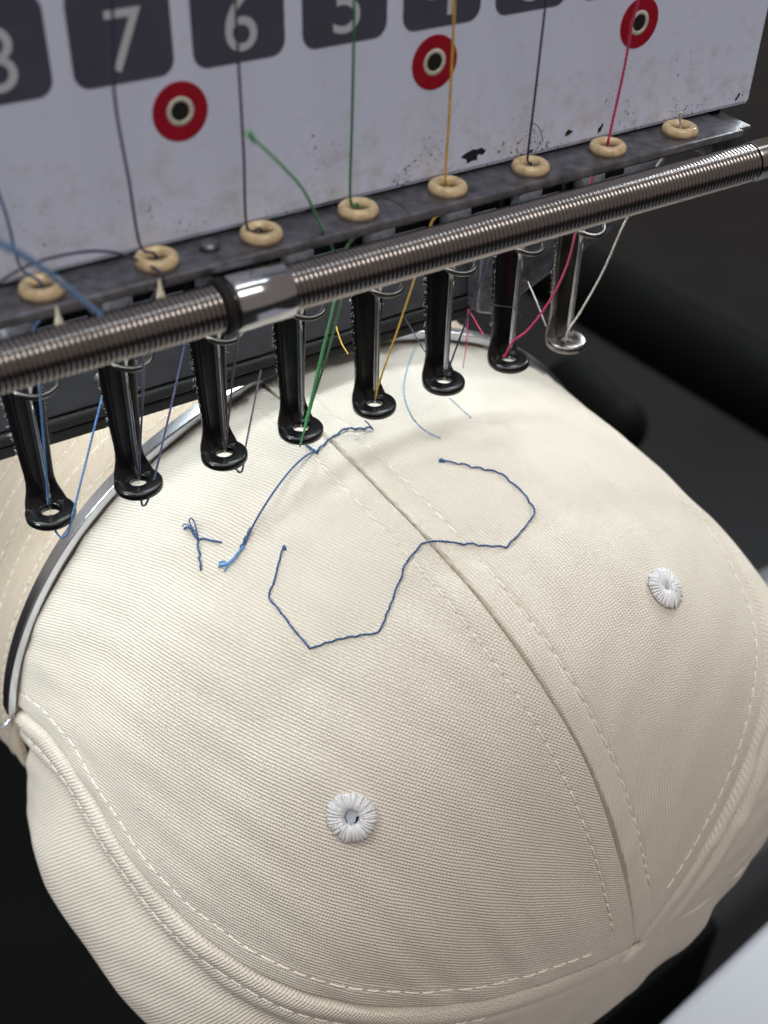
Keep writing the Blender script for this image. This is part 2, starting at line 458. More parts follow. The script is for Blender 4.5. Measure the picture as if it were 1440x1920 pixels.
make_panel('right', th_r, th_c, M['twill_right'], 260, 230, 'right front panel of the crown with the smaller part of the blue outline')
make_panel('side_left', th_l, th_lb, M['twill_side'], 160, 170, 'bulging left side panel below the rolled seam', 'side_panel')
make_panel('side_right', th_rb, th_r, M['twill_side'], 160, 150, 'right side panel folded under beyond the seam', 'side_panel')
make_panel('rear', th_lb, th_rear2, M['twill_side'], 60, 60, None, 'rear_panel')
make_panel('rear', th_rear, th_rb, M['twill_side'], 60, 60, None, 'rear_panel')

def on_panels(px, py, lift=0.0, table={}):
    """the point of the crown's front that the photo pixel shows"""
    if not table:
        v, w = np.meshgrid(np.linspace(0, .999, 420), np.linspace(0, 1, 420), indexing='ij')
        for k, ta, tb in (('left', th_c, th_l), ('right', th_r, th_c)):
            P = panel_point(k, ta, tb, v, w); th = ta(v) + (tb(v) - ta(v)) * w; n = crown_n(v, th)
            c = (P - CAM) @ ROT
            ok = ((CAM - P) * n).sum(-1) > 0
            table[k] = (720 + FPX * c[..., 0] / c[..., 2], 960 + FPX * c[..., 1] / c[..., 2], ok, P, n)
    best = None
    for k, (X, Y, ok, P, n) in table.items():
        d = np.hypot(X - px, Y - py) + np.where(ok, 0, 1e5)
        i = np.unravel_index(d.argmin(), d.shape)
        if best is None or d[i] < best[0]: best = (d[i], P[i], n[i])
    p, n = best[1], best[2]
    d = ROT @ np.array([(px - 720) / FPX, (py - 960) / FPX, 1.0])
    t = ((p + n * lift - CAM) @ n) / (d @ n)
    return CAM + d * t, n

# topstitching beside the seams
def topstitch(kind, ta, tb, side, off, v0, v1, mat, pitch=3.1, ln=2.45, r=0.15):
    vv = np.linspace(v0, v1, 900); W = width(vv, ta, tb)
    w = off / W if side == 'A' else 1 - off / W
    ok = (w > 0.02) & (w < .98); vv, w = vv[ok], w[ok]
    P = panel_point(kind, ta, tb, vv, w); th = ta(vv) + (tb(vv) - ta(vv)) * w; N = crown_n(vv, th)
    s = np.concatenate([[0], np.cumsum(np.linalg.norm(np.diff(P, axis=0), axis=1))])
    mb = MB(); x = 0.5
    while x + ln < s[-1]:
        l2 = ln * rnd.uniform(.85, 1.1); t = np.linspace(x, x + l2, 7)
        p = np.stack([np.interp(t, s, P[:, k]) for k in range(3)], -1); n = np.stack([np.interp(t, s, N[:, k]) for k in range(3)], -1)
        h = 0.16 * np.sin(np.linspace(0, math.pi, 7)) ** .6 - 0.02
        mb.tube(p + n * h[:, None], r, 6, 3.0, .2)
        x += pitch * rnd.uniform(.96, 1.05)
    o = build(mb, 'topstitching', mat, cap); o['kind'] = 'stuff'
    return o
topstitch('left', th_c, th_l, 'A', 4.6, .17, .9965, M['topstitch'], r=.165)
topstitch('right', th_r, th_c, 'B', 4.6, .17, .993, M['topstitch'], r=.165)
topstitch('left', th_c, th_l, 'B', 5.2, .02, .9975, M['topstitch'], r=.15)
topstitch('right', th_r, th_c, 'A', 5.0, .45, .9965, M['topstitch'], r=.15)
topstitch('side_left', th_l, th_lb, 'A', 5.2, .04, .97, M['topstitch'], r=.13)

# embroidered eyelets
def eyelet(px, py, rad, hole, label, seed, squash=1.0):
    rg = random.Random(seed)
    c, n = on_panels(px, py)
    u = np.cross(n, (0, 0, 1.0)); u /= np.linalg.norm(u); w = np.cross(n, u)
    mb = MB(); K = 84
    for k in range(K):
        a = 2 * math.pi * (k + rg.uniform(-.35, .35)) / K
        ro = rad * rg.uniform(.93, 1.04) * (1 + .03 * math.sin(3 * a + seed)); ri = hole * rg.uniform(.95, 1.15)
        t = np.linspace(0, 1, 8); da = rg.uniform(-.10, .10)
        rr = ri + (ro - ri) * t; hh = 0.66 * np.sin(np.pi * (t * .84 + .14)) ** .6 * rg.uniform(.85, 1.12) + .05
        hh[0] = -.05
        aa = a + da * t
        mb.tube(c + rr[:, None] * (np.cos(aa)[:, None] * u + squash * np.sin(aa)[:, None] * w) + hh[:, None] * n, 0.20, 6, 4, .2)
    aa = np.linspace(0, 2 * np.pi, 40, endpoint=False); pr = [(hole, .1), (hole * 1.3, .42), (rad * .5, .58), (rad * .8, .36), (rad * .97, .02)]
    mb.add(np.concatenate([c + r * (np.cos(aa)[:, None] * u + squash * np.sin(aa)[:, None] * w) + h * n for r, h in pr]),
           [(i * 40 + j, i * 40 + (j + 1) % 40, (i + 1) * 40 + (j + 1) % 40, (i + 1) * 40 + j) for i in range(4) for j in range(40)])
    o = build(mb, 'eyelet', M['white_thread'], cap); o['label'] = label
    a = np.linspace(0, 2 * np.pi, 24, endpoint=False)
    d = MB()
    ring = lambda r, h: c + r * (np.cos(a)[:, None] * u + squash * np.sin(a)[:, None] * w) + h * n
    d.add(np.concatenate([ring(hole * 1.5, .05), [c + .06 * n]]), [(i, (i + 1) % 24, 24) for i in range(24)], 0)
    build(d, 'eyelet_hole', M['hole'], cap)
    d = MB()
    cc = c + .11 * n + u * .12
    P = [cc + hole * .92 * rg.uniform(.8, 1.08) * (math.cos(x) * u * .8 + math.sin(x) * w * 1.05) for x in a]
    d.add(np.concatenate([P, [cc]]), [(i, (i + 1) % 24, 24) for i in range(24)], 0)
    build(d, 'stabiliser_paper', M['paper'], cap)
eyelet(660, 1532, 3.95, 1.22, 'white embroidered eyelet on the left front panel, pale paper in its hole', 3)
eyelet(1247, 1103, 3.7, .42, 'white embroidered eyelet on the right front panel with a nearly closed hole', 4)

# brim, bent round the frame behind the strap
def brim():
    ny, nt = 60, 120
    yy = np.linspace(25, 112, ny); tt = np.linspace(1.05, 3.28, nt)
    Yg, Tg = np.meshgrid(yy, tt, indexing='ij')
    r = CP['R'] + 0.6 + 0.02 * (Yg - 25) + .22 * np.sin(Yg * 1.6) + .16 * (Yg - 25) * sst(2.7, 3.3, Tg)
    P = np.stack([CP['xc'] + r * np.cos(Tg), Yg, CP['zc'] + CP['asp'] * r * np.sin(Tg)], -1)
    idx = np.arange(ny * nt).reshape(ny, nt)
    F = np.stack([idx[:-1, :-1], idx[1:, :-1], idx[1:, 1:], idx[:-1, 1:]], -1).reshape(-1, 4)
    me = bpy.data.meshes.new('brim')
    me.from_pydata(((P.reshape(-1, 3) - origin_of(cap)) * MM).tolist(), [], F.tolist())
    uvl = me.uv_layers.new(name='fabric')
    uvs = np.stack([(Tg * 71).reshape(-1), Yg.reshape(-1)], -1)[F.reshape(-1)]
    uvl.data.foreach_set('uv', uvs.astype(np.float32).ravel())
    me.update()
    o = link('brim', me, M['twill_brim'], cap)
    s = o.modifiers.new('cloth', 'SOLIDIFY'); s.thickness = 1.2 * MM; s.offset = -1
    o['label'] = 'tan brim bent back behind the steel strap'
    mb = MB()
    for y in (31, 37, 43, 49, 55, 61, 67, 73):
        t = np.linspace(1.3, 3.2, 300); r = CP['R'] + .6 + .02 * (y - 25) + .22 * math.sin(y * 1.6) + .16 * (y - 25) * sst(2.7, 3.3, t)
        P = np.stack([CP['xc'] + r * np.cos(t), y + 0 * t, CP['zc'] + CP['asp'] * r * np.sin(t)], -1)
        for k in range(0, 297, 6): mb.tube(P[k:k + 5], .16, 5)
    o = build(mb, 'brim_stitching', M['topstitch'], cap); o['kind'] = 'stuff'
brim()

# stray fibres standing on the cloth
def fuzz(kind, ta, tb, n, seed):
    r = random.Random(seed); mb = MB()
    for k in range(n):
        v, w = np.array([r.uniform(.1, .97)]), np.array([r.uniform(.04, .96)])
        p = panel_point(kind, ta, tb, v, w)[0]; nn = crown_n(v, ta(v) + (tb(v) - ta(v)) * w)[0]
        a = np.cross(nn, (r.uniform(-1, 1), r.uniform(-1, 1), r.uniform(-1, 1))); a /= np.linalg.norm(a); b = np.cross(nn, a)
        L = r.uniform(.5, 1.7); c = r.uniform(-.5, .5)
        t = np.linspace(0, 1, 6)[:, None]
        mb.tube(p + L * t * a + L * c * t ** 2 * b + nn * (.08 + .35 * L * np.sin(np.pi * t) * r.random()), .022, 3)
    o = build(mb, 'fabric_fuzz', M['topstitch'], cap); o['kind'] = 'stuff'
fuzz('left', th_c, th_l, 380, 1); fuzz('right', th_r, th_c, 260, 2)

# blue outline stitching on the crown
def stitches(pix, step, r, mat, label, hump=.30, jitter=3.0, name='outline_stitching', lift=.10):
    pts = []
    for (a, b), (c, d) in zip(pix[:-1], pix[1:]):
        n = max(1, round(math.hypot(c - a, d - b) / step))
        for k in range(n): pts.append((a + (c - a) * k / n, b + (d - b) * k / n))
    pts.append(pix[-1])
    W = [on_panels(p + rnd.uniform(-1, 1) * jitter * .4, q + rnd.uniform(-1, 1) * jitter * .4) for p, q in pts]
    mb = MB()
    for (p, n), (q, n2) in zip(W[:-1], W[1:]):
        L = np.linalg.norm(q - p); N = max(6, int(L / .22))
        t = np.linspace(.0, 1.0, N); nn = n + (n2 - n) * t[:, None]
        side = np.cross(nn, q - p); side /= np.linalg.norm(side, axis=1)[:, None]
        hh = lift - .16 + (hump + .12) * rnd.uniform(.75, 1.2) * np.sin(np.pi * np.clip(t, 0, 1)) ** .55
        sw = rnd.uniform(-.2, .2) * np.sin(np.pi * np.clip(t, 0, 1))
        mb.tube(p + (q - p) * t[:, None] + nn * hh[:, None] + side * sw[:, None], r, 7, 5.2, .28)
    o = build(mb, name, mat, cap); o['label'] = label
    return o
A = [(533, 1025), (519, 1073), (505, 1120), (543, 1170), (580, 1217), (645, 1199), (710, 1185), (722, 1160), (737, 1125), (748, 1090), (762, 1055),
     (790, 1021), (822, 1014), (870, 1021), (950, 1028), (976, 997), (1003, 962), (982, 925), (955, 903), (935, 887), (885, 878), (860, 872), (830, 865)]
stitches(A, 25, .16, M['blue'], 'blue zigzag outline crossing the centre seam of the crown')
stitches([(832, 866), (824, 864)], 6, .34, M['blue'], 'dark blue knot at the right end of the outline', name='knot')
stitches([(533, 1024), (535, 1030)], 6, .30, M['blue'], 'dark blue knot at the left end of the outline', name='knot')
stitches([(595, 850), (620, 824), (650, 808), (700, 807)], 17, .19, M['blue'], 'short blue row of stitches under the middle presser feet', lift=.42)
stitches([(377, 1070), (377, 1040), (373, 1012), (360, 990)], 20, .19, M['blue'], 'blue upright of the small stitched fork')
stitches([(415, 1017), (373, 1012)], 20, .19, M['blue'], 'blue side arm of the small stitched fork')
stitches([(573, 836), (596, 850)], 12, .24, M['blue'], 'blue stitch at the top of the loose curve')
def lay(pix, lifts, r, mat, name, label, step=.3):
    P = [on_panels(a, b, h)[0] for (a, b), h in zip(pix, lifts)]
    o = build(MB().tube(spline(P, step), r, 7, 5.2, .25), name, mat, cap); o['label'] = label
lay([(590, 846), (572, 856), (548, 878), (522, 910), (500, 942), (482, 972), (468, 998), (459, 1020)],
    [.15, .8, 1.5, 1.9, 1.8, 1.2, .6, .2], .18, M['blue'], 'loose_thread', 'blue curved thread floating above the left panel')
stitches([(470, 990), (459, 1021), (452, 1028)], 14, .24, M['blue'], 'blue stitches at the lower end of the loose curve')
lay([(457, 1024), (440, 1045), (428, 1056), (410, 1062)], [.3, .6, .7, .4], .27, M['light_blue'], 'thread_tail', 'frayed light blue thread tail')
lay([(441, 1042), (428, 1060), (420, 1072)], [.3, .5, .3], .13, M['light_blue'], 'thread_tail', 'thin strand split from the light blue tail')
lay([(422, 1052), (412, 1054), (414, 1060), (424, 1059)], [.3, .6, .6, .4], .16, M['light_blue'], 'thread_tail', 'curl at the end of the light blue tail')
lay([(373, 1010), (362, 992), (355, 978), (358, 971), (364, 978), (368, 992), (371, 1004)], [.2, .9, 1.3, 1.4, 1.2, .8, .2], .13, M['blue'], 'thread_tail', 'blue thread loop at the top of the fork')
lay([(363, 994), (352, 988), (345, 992)], [.3, .6, .4], .22, M['blue'], 'thread_tail', 'blue tuft at the top of the fork')
lay([(360, 990), (350, 982), (341, 986)], [.3, .5, .2], .10, M['blue'], 'thread_tail', 'fine blue hair at the top of the fork')
lay([(700, 806), (694, 798), (684, 788)], [.2, 1.2, 2.6], .13, M['blue'], 'loose_thread', 'blue thread rising from the short row towards a presser foot')

# ------------------------------------------------------------------ cap frame: the steel strap that holds the cap
frame = thing('cap_frame', 'cap frame with a shiny steel strap wrapped round the brim edge of the cap', 'clamp', (63, 27, -73))
def hoop(name, r0, r1, y0, y1, t0, t1, mat, n=160, bevel=.25, wob=0):
    mb = MB(); t = np.linspace(t0, t1, n)
    V = []
    for k, (r, y) in enumerate(((r0, y0), (r1, y0), (r1, y1), (r0, y1))):
        rr = r + wob * np.sin(t * 9)
        V.append(np.stack([CP['xc'] + rr * np.cos(t), y + 0 * t, CP['zc'] + CP['asp'] * rr * np.sin(t)], -1))
    V = np.stack(V, 1).reshape(-1, 3)
    F = [(i * 4 + j, i * 4 + (j + 1) % 4, (i + 1) * 4 + (j + 1) % 4, (i + 1) * 4 + j) for i in range(n - 1) for j in range(4)]
    F += [(3, 2, 1, 0), tuple(range((n - 1) * 4, n * 4))]
    return build(mb.add(V, F), name, mat, frame, bevel=bevel, auto=40)
hoop('strap', CP['R'] + .3, CP['R'] + 2.1, 24.25, 27.3, 0.55, 3.00, M['strap'], wob=.12)
hoop('frame_ring', CP['R'] - 6, CP['R'] - 2, 30, 60, -.4, 3.9, M['black_paint'])
e = [(-30, 1352), (0, 1361), (18, 1353), (27, 1338), (26, 1315)]
build(MB().tube(spline([atY(a, b, 27) for a, b in e], .5), .55, 10), 'latch_wire', M['strap'], frame)['label'] = 'bent wire of the strap latch'

# ------------------------------------------------------------------ the sewing head
SP = 14.14
head = thing('embroidery_head', 'multi-needle embroidery machine head with white numbered cover and eight black presser feet', 'embroidery machine', (50, 0, 45))
YP = -14.6
# white cover: front sheet with returned edges
pn = MB().box(-80, 116.6, YP, YP + 46, 45.3, 150)
o = build(pn, 'front_cover', M['panel'], head, smooth=False, bevel=.8)
o['label'] = 'white enamelled front cover, scuffed along its lower edge'
# numbered plates with their numerals
def rrect(cx, cz, w, h, r, n=7):
    P = []
    for sx, sz, a0 in ((1, 1, 0), (-1, 1, 90), (-1, -1, 180), (1, -1, 270)):
        for k in range(n):
            a = math.radians(a0 + 90 * k / (n - 1))
            P.append((cx + sx * (w / 2 - r) + r * math.cos(a), cz + sz * (h / 2 - r) + r * math.sin(a)))
    return P
def numeral(ch, cx, cz, h, y, parent):
    cu = bpy.data.curves.new('numeral', 'FONT')
    cu.body = ch; cu.size = h / .70; cu.align_x = 'CENTER'; cu.extrude = .0
    cu.offset = 0.0
    tmp = bpy.data.objects.new('numeral', cu); col.objects.link(tmp)
    dg = bpy.context.evaluated_depsgraph_get()
    me = bpy.data.meshes.new_from_object(tmp.evaluated_get(dg))
    bpy.data.objects.remove(tmp); bpy.data.curves.remove(cu)
    V = np.array([v.co[:] for v in me.vertices]); F = [tuple(p.vertices) for p in me.polygons]
    bpy.data.meshes.remove(me)
    W = np.stack([cx + V[:, 0], np.full(len(V), y), cz - h / 2 + V[:, 1]], -1)
    return build(MB().add(W, F), 'numeral', M['numeral'], parent, smooth=False)
for k, ch in enumerate('87654321'):
    cx = 13.9 + (k - 1) * 14.1
    pl = build(MB().prism(rrect(cx, 71.2, 11.7, 10.6, 1.8), 1, YP - .12, YP - .004), 'number_plate', M['plate_ink'], head, smooth=False)
    pl['label'] = 'slate number plate reading ' + ch
    numeral(ch, cx + .2, 70.5, 6.7, YP - .135, pl)
# red ring stickers round the screw holes
for cx in (20.0, 55.4, 90.1):
    rg = build(MB().lathe([(1.75, -.10), (3.45, -.10), (3.45, -.004), (1.75, -.004)], (cx, YP, 61.5), 1, 40, closed=True), 'ring_sticker', M['red'], head, smooth=False)
    rg['label'] = 'red ring sticker round a screw hole'
    build(MB().lathe([(1.12, -.03), (1.2, -.08), (1.72, -.08), (1.745, -.02)], (cx, YP, 61.5), 1, 36, closed=True), 'hole_rim', M['rim_paint'], rg)
    build(MB().lathe([(1.3, -.03), (.4, -.025), (.02, -.02)], (cx, YP, 61.5), 1, 28), 'screw_hole', M['hole'], rg, smooth=False)
# chips in the enamel
def chip(px, py, sx, sz, seed):
    r = random.Random(seed); c = atY(px, py, YP - .03); P = []
    for k in range(14):
        a = 2 * math.pi * k / 14; q = r.uniform(.55, 1.15)
        P.append((c[0] + sx * q * math.cos(a) + .4 * sz * math.sin(a), c[2] + sz * q * math.sin(a)))
    build(MB().prism(P, 1, YP - .05, YP - .003), 'paint_chip', M['chip'], head, smooth=False)
for a in ((886, 291, 1.9, 1.0, 1), (1066, 249, .65, .5, 2), (1126, 240, .45, .7, 3), (996, 283, .5, .3, 4), (1383, 182, .3, .6, 5), (905, 285, .5, .4, 6)): chip(*a)

# thread guide bar with ceramic eyes
gb = build(MB().box(-80, 108.5, -21.6, YP + 1.5, 43.75, 45.1), 'guide_bar', M['dark_steel'], head, smooth=False, bevel=.35)
gb['label'] = 'dark scuffed steel bar that holds the ceramic thread eyes'
for k in range(8):
    x = SP * k
    prof = [(1.15, -.2), (1.3, .5), (1.65, .95), (2.1, 1.02), (2.55, .75), (2.74, .25), (2.7, -.25), (1.8, -.3)]
    build(MB().lathe(prof, (x - .1, -17.6, 45.35), 2, 32, closed=True), 'thread_eye', M['ceramic'], head)
scx = atZ(393, 463, 45.2)
build(MB().lathe([(.05, .7), (.9, .65), (1.25, .3), (1.3, 0)], scx, 2, 24), 'bar_screw', M['dark_steel'], head)
build(MB().box(-80, 112.5, -12.6, 14, 43.4, 45.25), 'under_plate', M['matte_black'], head, smooth=False)
build(MB().box(104.5, 112.5, -19.5, -12.7, 40.5, 44.4), 'bar_bracket', M['dark_steel'], head, smooth=False, bevel=.4)

# the spring-wound tension rod with a chrome collar
RY, RZ = -24.4, 41.05
rod0, rod1 = -80.0, 107.5
build(MB().tube([(x, RY, RZ) for x in np.linspace(rod0, 150, 40)], 2.50, 24), 'rod', M['spring'], head)
pitch, nseg = .68, 16
tot = int((rod1 - rod0) / pitch * nseg); a = np.arange(tot) * 2 * np.pi / nseg
hel = np.stack([rod0 + np.arange(tot) / nseg * pitch, RY + 2.58 * np.cos(a), RZ + 2.58 * np.sin(a)], -1)
sp = build(MB().tube(hel, .40, 8), 'coil_spring', M['spring'], head)
sp['label'] = 'long coil spring wound closely round the rod'
cl = atY(484, 555, RY)
cl = cl[0]
prof = [(2.7, -4.0), (3.3, -3.9), (3.5, -3.6), (3.5, 3.6), (3.3, 3.9), (2.7, 4.0)]
build(MB().lathe(prof, (cl, RY, RZ), 0, 40), 'collar', M['chrome'], head, auto=50)['label'] = 'polished chrome collar on the spring rod'
build(MB().lathe([(2.9, -.6), (3.5, -.5), (3.5, .5), (2.9, .6)], (cl - 4.9, RY, RZ), 0, 36), 'collar_ring', M['rubber'], head)
build(MB().box(cl - 4.2, cl + 3.2, RY + 2.5, YP, 40.2, 42.9), 'collar_bracket', M['dark_steel'], head, smooth=False, bevel=.5)
# rod carries on beyond the spring
build(MB().lathe([(2.9, 0), (3.02, .2), (3.02, 39.5), (2.9, 40)], (rod1 + .3, RY, RZ), 0, 32), 'rod_sleeve', M['spring'], head, auto=50)

# lower guard behind the feet
gd = build(MB().box(-80, 91, 15.5, 19.5, 5.2, 26), 'needle_guard', M['slate_paint'], head, smooth=False, bevel=.5)
gd['label'] = 'slate grey guard plate behind the needles'
build(MB().box(-80, 89, 14.9, 20, 2.9, 5.0), 'guard_edging', M['rubber'], head, smooth=False, bevel=.5)
build(MB().box(-80, 88, 15.2, 20, .5, 2.7), 'guard_edging', M['rubber'], head, smooth=False, bevel=.5)
build(MB().box(-80, 111, 4.7, 6.2, 27.5, 43.2), 'gap_darkener', M['matte_black'], head, smooth=False, bevel=.4)  # black plate added to darken the gap between bar and rod
build(MB().box(-80, 100, 20.2, 60, 10, 43.2), 'head_body', M['black_paint'], head, smooth=False, bevel=1)
br = [(128, 20), (121, 14.2), (107, 9.2), (90, 2.0), (86, 3.5), (86, 26), (96, 40), (126, 40)]
build(MB().prism([(x, z) for x, z in br], 1, 11.2, 15.2), 'end_bracket', M['dark_steel'], head, smooth=False, bevel=.6)['label'] = 'grey metal end bracket of the needle case'
build(MB().prism([(112, 14.5), (104, 11.5), (103, 30), (112, 32)], 1, 9.2, 11.1), 'bracket_rib', M['dark_steel'], head, smooth=False, bevel=.5)

# presser feet, needles, clamps: one of each built, the others copied
def foot_mesh():
    mb = MB()
    ring = [(1.36, .38), (1.52, .58), (1.9, .62), (3.2, .55), (3.55, .42), (3.72, .15), (3.72, -.55), (3.5, -.8), (1.6, -.85), (1.4, -.65)]
    mb.lathe(ring, (0, 0, 0), 2, 44, closed=True)
    # shank: (y of the front face, z, width, thickness, hollow)
    sec = [(2.6, 36, 5.9, 1.6, .55), (2.5, 28, 6.0, 1.6, .55), (2.4, 21, 5.9, 1.6, .5), (2.3, 14, 5.3, 1.5, .45), (2.2, 9, 4.75, 1.4, .4), (2.1, 6, 4.4, 1.3, .3),
           (2.05, 4.4, 4.35, 1.3, .2), (1.95, 3.2, 4.7, 1.3, .1), (1.8, 2.2, 5.3, 1.35, .05), (1.6, 1.4, 5.9, 1.5, 0), (1.35, .8, 6.3, 1.6, 0), (1.1, .5, 6.5, 1.7, 0)]
    S = np.array(sec)
    zz = spline(S[:, :2] @ np.array([[1, 0, 0], [0, 1, 0]]), .5)[:, :2]
    zi = zz[:, 1]; o_ = np.argsort(S[:, 1])
    wd, th, hl = (np.interp(zi, S[o_, 1], S[o_, k]) for k in (2, 3, 4))
    tg = np.gradient(zz, axis=0); tg /= np.linalg.norm(tg, axis=1)[:, None]
    V = []; n = 14
    for i in range(len(zz)):
        nb = np.array([-tg[i, 1], tg[i, 0]]);  nb = nb if nb[0] > 0 or i > len(zz) - 6 else -nb   # towards the back
        if nb[0] < 0: nb = -nb
        w, t, h = wd[i] / 2, th[i], hl[i]
        prof = [(-w * .80, 0), (-w * .45, .35 * h), (0, h), (w * .45, .35 * h), (w * .80, 0), (w * .95, .12 * t), (w, .35 * t), (w * .97, .75 * t), (w * .8, t), (w * .3, t), (-w * .3, t), (-w * .8, t), (-w * .97, .75 * t), (-w, .35 * t)]
        prof.append((-w * .95, .12 * t))
        V += [(x, zz[i, 0] + nb[0] * d, zz[i, 1] + nb[1] * d) for x, d in prof]
    n = 15; N = len(zz)
    F = [(i * n + j, (i + 1) * n + j, (i + 1) * n + (j + 1) % n, i * n + (j + 1) % n) for i in range(N - 1) for j in range(n)]
    F += [tuple(range(n)), tuple(range((N - 1) * n, N * n))[::-1]]
    mb.add(V, F)
    return mb
def bar_mesh():
    mb = MB()
    mb.lathe([(2.3, 26.5), (2.5, 27), (2.5, 40)], (0, -.2, 0), 2, 24)
    return mb
def needle_mesh():
    mb = MB()
    mb.lathe([(.03, .2), (.16, .9), (.34, 2.4), (.42, 3.2), (.45, 19.5), (.50, 20.5), (.95, 22.5), (1.0, 23), (1.0, 30)], (0, -.2, 0), 2, 16)
    mb.tube([(.30, -.62, z) for z in np.linspace(3.6, 19.5, 8)], .09, 5)      # the groove's bright lip
    return mb
def clamp_mesh():
    mb = MB()
    P = spline([(-2.2, 1.0, 23.6), (-1.6, -2.0, 22.6), (.6, -2.9, 21.9), (3.0, -2.2, 21.9), (4.4, -.2, 22.6), (4.5, 1.6, 24.2), (4.4, 2.4, 27)], .4)
    mb.tube(P, .46, 10)
    return mb
def lint_mesh(seed):
    r = random.Random(seed); mb = MB()
    for k in range(70):
        z = 3.5 + 22 * r.random() ** .8; w = np.interp(z, [4.4, 9, 14, 21, 28], [2.17, 2.37, 2.65, 2.95, 3.0])
        side = -1 if r.random() < .8 else 1
        p = np.array([side * w, 2.7 + r.uniform(-.3, .7), z]); L = r.uniform(.15, .6)
        d = np.array([side * r.uniform(.1, 1), r.uniform(-.6, .3), r.uniform(-1, 1)]); d /= np.linalg.norm(d)
        e = np.array([r.uniform(-.1, .1) for _ in range(3)])
        mb.tube([p, p + d * L * .5 + e, p + d * L], [.028, .024, .012], 3)
    return mb
def put(mb, name, mat, x, label=None, mesh=None, **kw):
    if mesh is None:
        o = build(mb, name, mat, head, **kw)
    else:
        o = mesh.copy(); col.objects.link(o); o.parent = head
    o.location = Vector((x, 0, 0)) * MM
    if label: o['label'] = label
    return o
f0 = n0 = b0 = c0 = None
fx = [0, 14.0, 28.6, 42.5, 56.7, 70.9, 85.0, 98.2]
for k in range(8):
    x = fx[k]
    f = put(foot_mesh() if not f0 else None, 'presser_foot', M['black_foot'], x, None, f0, auto=60); f0 = f0 or f
    ORIGIN[f.name] = ORIGIN['embroidery_head']
    if k == 7:
        f.material_slots[0].link = 'OBJECT'; f.material_slots[0].material = M['worn_foot']
        f['label'] = 'worn silvery presser foot at the far right end'
    lt = build(lint_mesh(k + 5), 'lint', M['lint'], f); lt['kind'] = 'stuff'
    n = put(needle_mesh() if not n0 else None, 'needle', M['steel'], x, None, n0); n0 = n0 or n
    b = put(bar_mesh() if not b0 else None, 'needle_bar', M['dark_steel'], x, None, b0); b0 = b0 or b
    c = put(clamp_mesh() if not c0 else None, 'clamp_wire', M['dark_wire'], x, None, c0); c0 = c0 or c

# ------------------------------------------------------------------ threads
def thread(pts, mat, r, label, name='thread', parts=(), group=None, twist=4.6, ply=.22, step=.3, tail_r=None):
    """one thread: its longest run is the thing's mesh, other visible runs of the same thread are children"""
    P = spline(pts, step)
    base = P[-1]
    o = build(MB().tube(P, r, 8, twist, ply), name, mat, None, base=base)
    tag(o, label, 'thread', group)
    for q in parts:
        c = build(MB().tube(spline(q, step), tail_r or r, 8, twist, ply), 'thread_tail', mat, o)
    return o
def eye(k): return np.array([SP * k - .1, -17.6, 45.6])
G = 'upper threads through the ceramic eyes'
def upper(k, top, mat, r, label, run, tail=(), mids=()):
    """top: points above the ceramic eye; run: from the eye to the needle's eye; tail: the free end"""
    if k < 7:                                    # the thread runs on up the cover
        d = top[0] - top[1]; top = [top[0] + d / np.linalg.norm(d) * 45, *top]
    pts = [*top, eye(k) + (0, 0, .5), eye(k) + (0, .2, -3.5), *run]
    return thread(pts, mat, r, label, 'upper_thread', [t for t in tail if len(t) > 1], G, tail_r=(r if k < 4 else .10))
def ypath(pp): return [atY(a, b, y) for a, b, y in pp]
upper(0, ypath([(-25, 300, -19), (12, 405, -18.5), (38, 500, -18)]), M['mid_blue'], .17, 'light blue upper thread through the leftmost ceramic eye',
      ypath([(62, 625, -15), (75, 740, -4), (86, 880, -1.3), (91, 945, -.9)]),
      [ypath([(94, 965, -.3), (108, 1002, -3.2), (125, 1003, -3.9), (140, 950, -2), (165, 850, 5), (205, 690, 12), (226, 600, 14.6)])])
upper(1, ypath([(212, 60, -21), (216, 190, -20), (242, 340, -18.5), (263, 460, -17.8)]), M['navy'], .17, 'navy upper thread crossing the plate numbered 7',
      ypath([(272, 600, -15), (268, 740, -3), (262, 850, -1.2), (262, 895, -.9)]),
      [ypath([(262, 915, 0), (268, 948, -3.6), (282, 925, -3), (305, 830, 4), (337, 690, 12), (352, 620, 14.6)])])
upper(2, ypath([(440, -20, -20), (448, 130, -19), (457, 290, -18), (463, 425, -17.6)]), M['grey_thread'], .17, 'dark grey upper thread below the plate numbered 6',
      ypath([(466, 560, -15), (445, 640, -3), (428, 790, -1.2), (423, 845, -.9)]),
      [ypath([(427, 858, 0), (452, 885, -3.8), (462, 830, 2), (489, 695, 14.6)])])
upper(3, ypath([(664, -20, -20), (663, 90, -19), (660, 230, -18), (657, 375, -17.6)]), M['green'], .17, 'green upper thread below the plate numbered 5',
      ypath([(648, 470, -15), (640, 560, -8), (612, 670, -3), (578, 775, -1.6), (566, 790, -.9)]),
      [ypath([(634, 530, -9), (602, 680, -3), (584, 760, -2), (571, 805, -3), (562, 838, -4)])])
upper(4, ypath([(853, -20, -20), (849, 80, -19), (842, 220, -18), (835, 335, -17.6)]), M['yellow'], .17, 'yellow upper thread below the plate numbered 4',
      ypath([(812, 412, -16), (795, 470, -12), (775, 530, -8), (745, 620, -4), (712, 715, -1.4), (704, 748, -.9)]),
      [ypath([(628, 605, 14.8), (640, 642, 9), (653, 664, 3.5)])])
upper(5, ypath([(1026, -20, -20), (1018, 50, -19), (1003, 180, -18), (989, 300, -17.6)]), M['navy'], .16, 'dark navy upper thread below the plate numbered 3',
      ypath([(962, 380, -15), (922, 475, -8), (890, 560, -4), (860, 640, -2), (838, 700, -1)]),
      [ypath([(760, 597, 14.8), (782, 635, 6), (797, 660, 3.5)])])
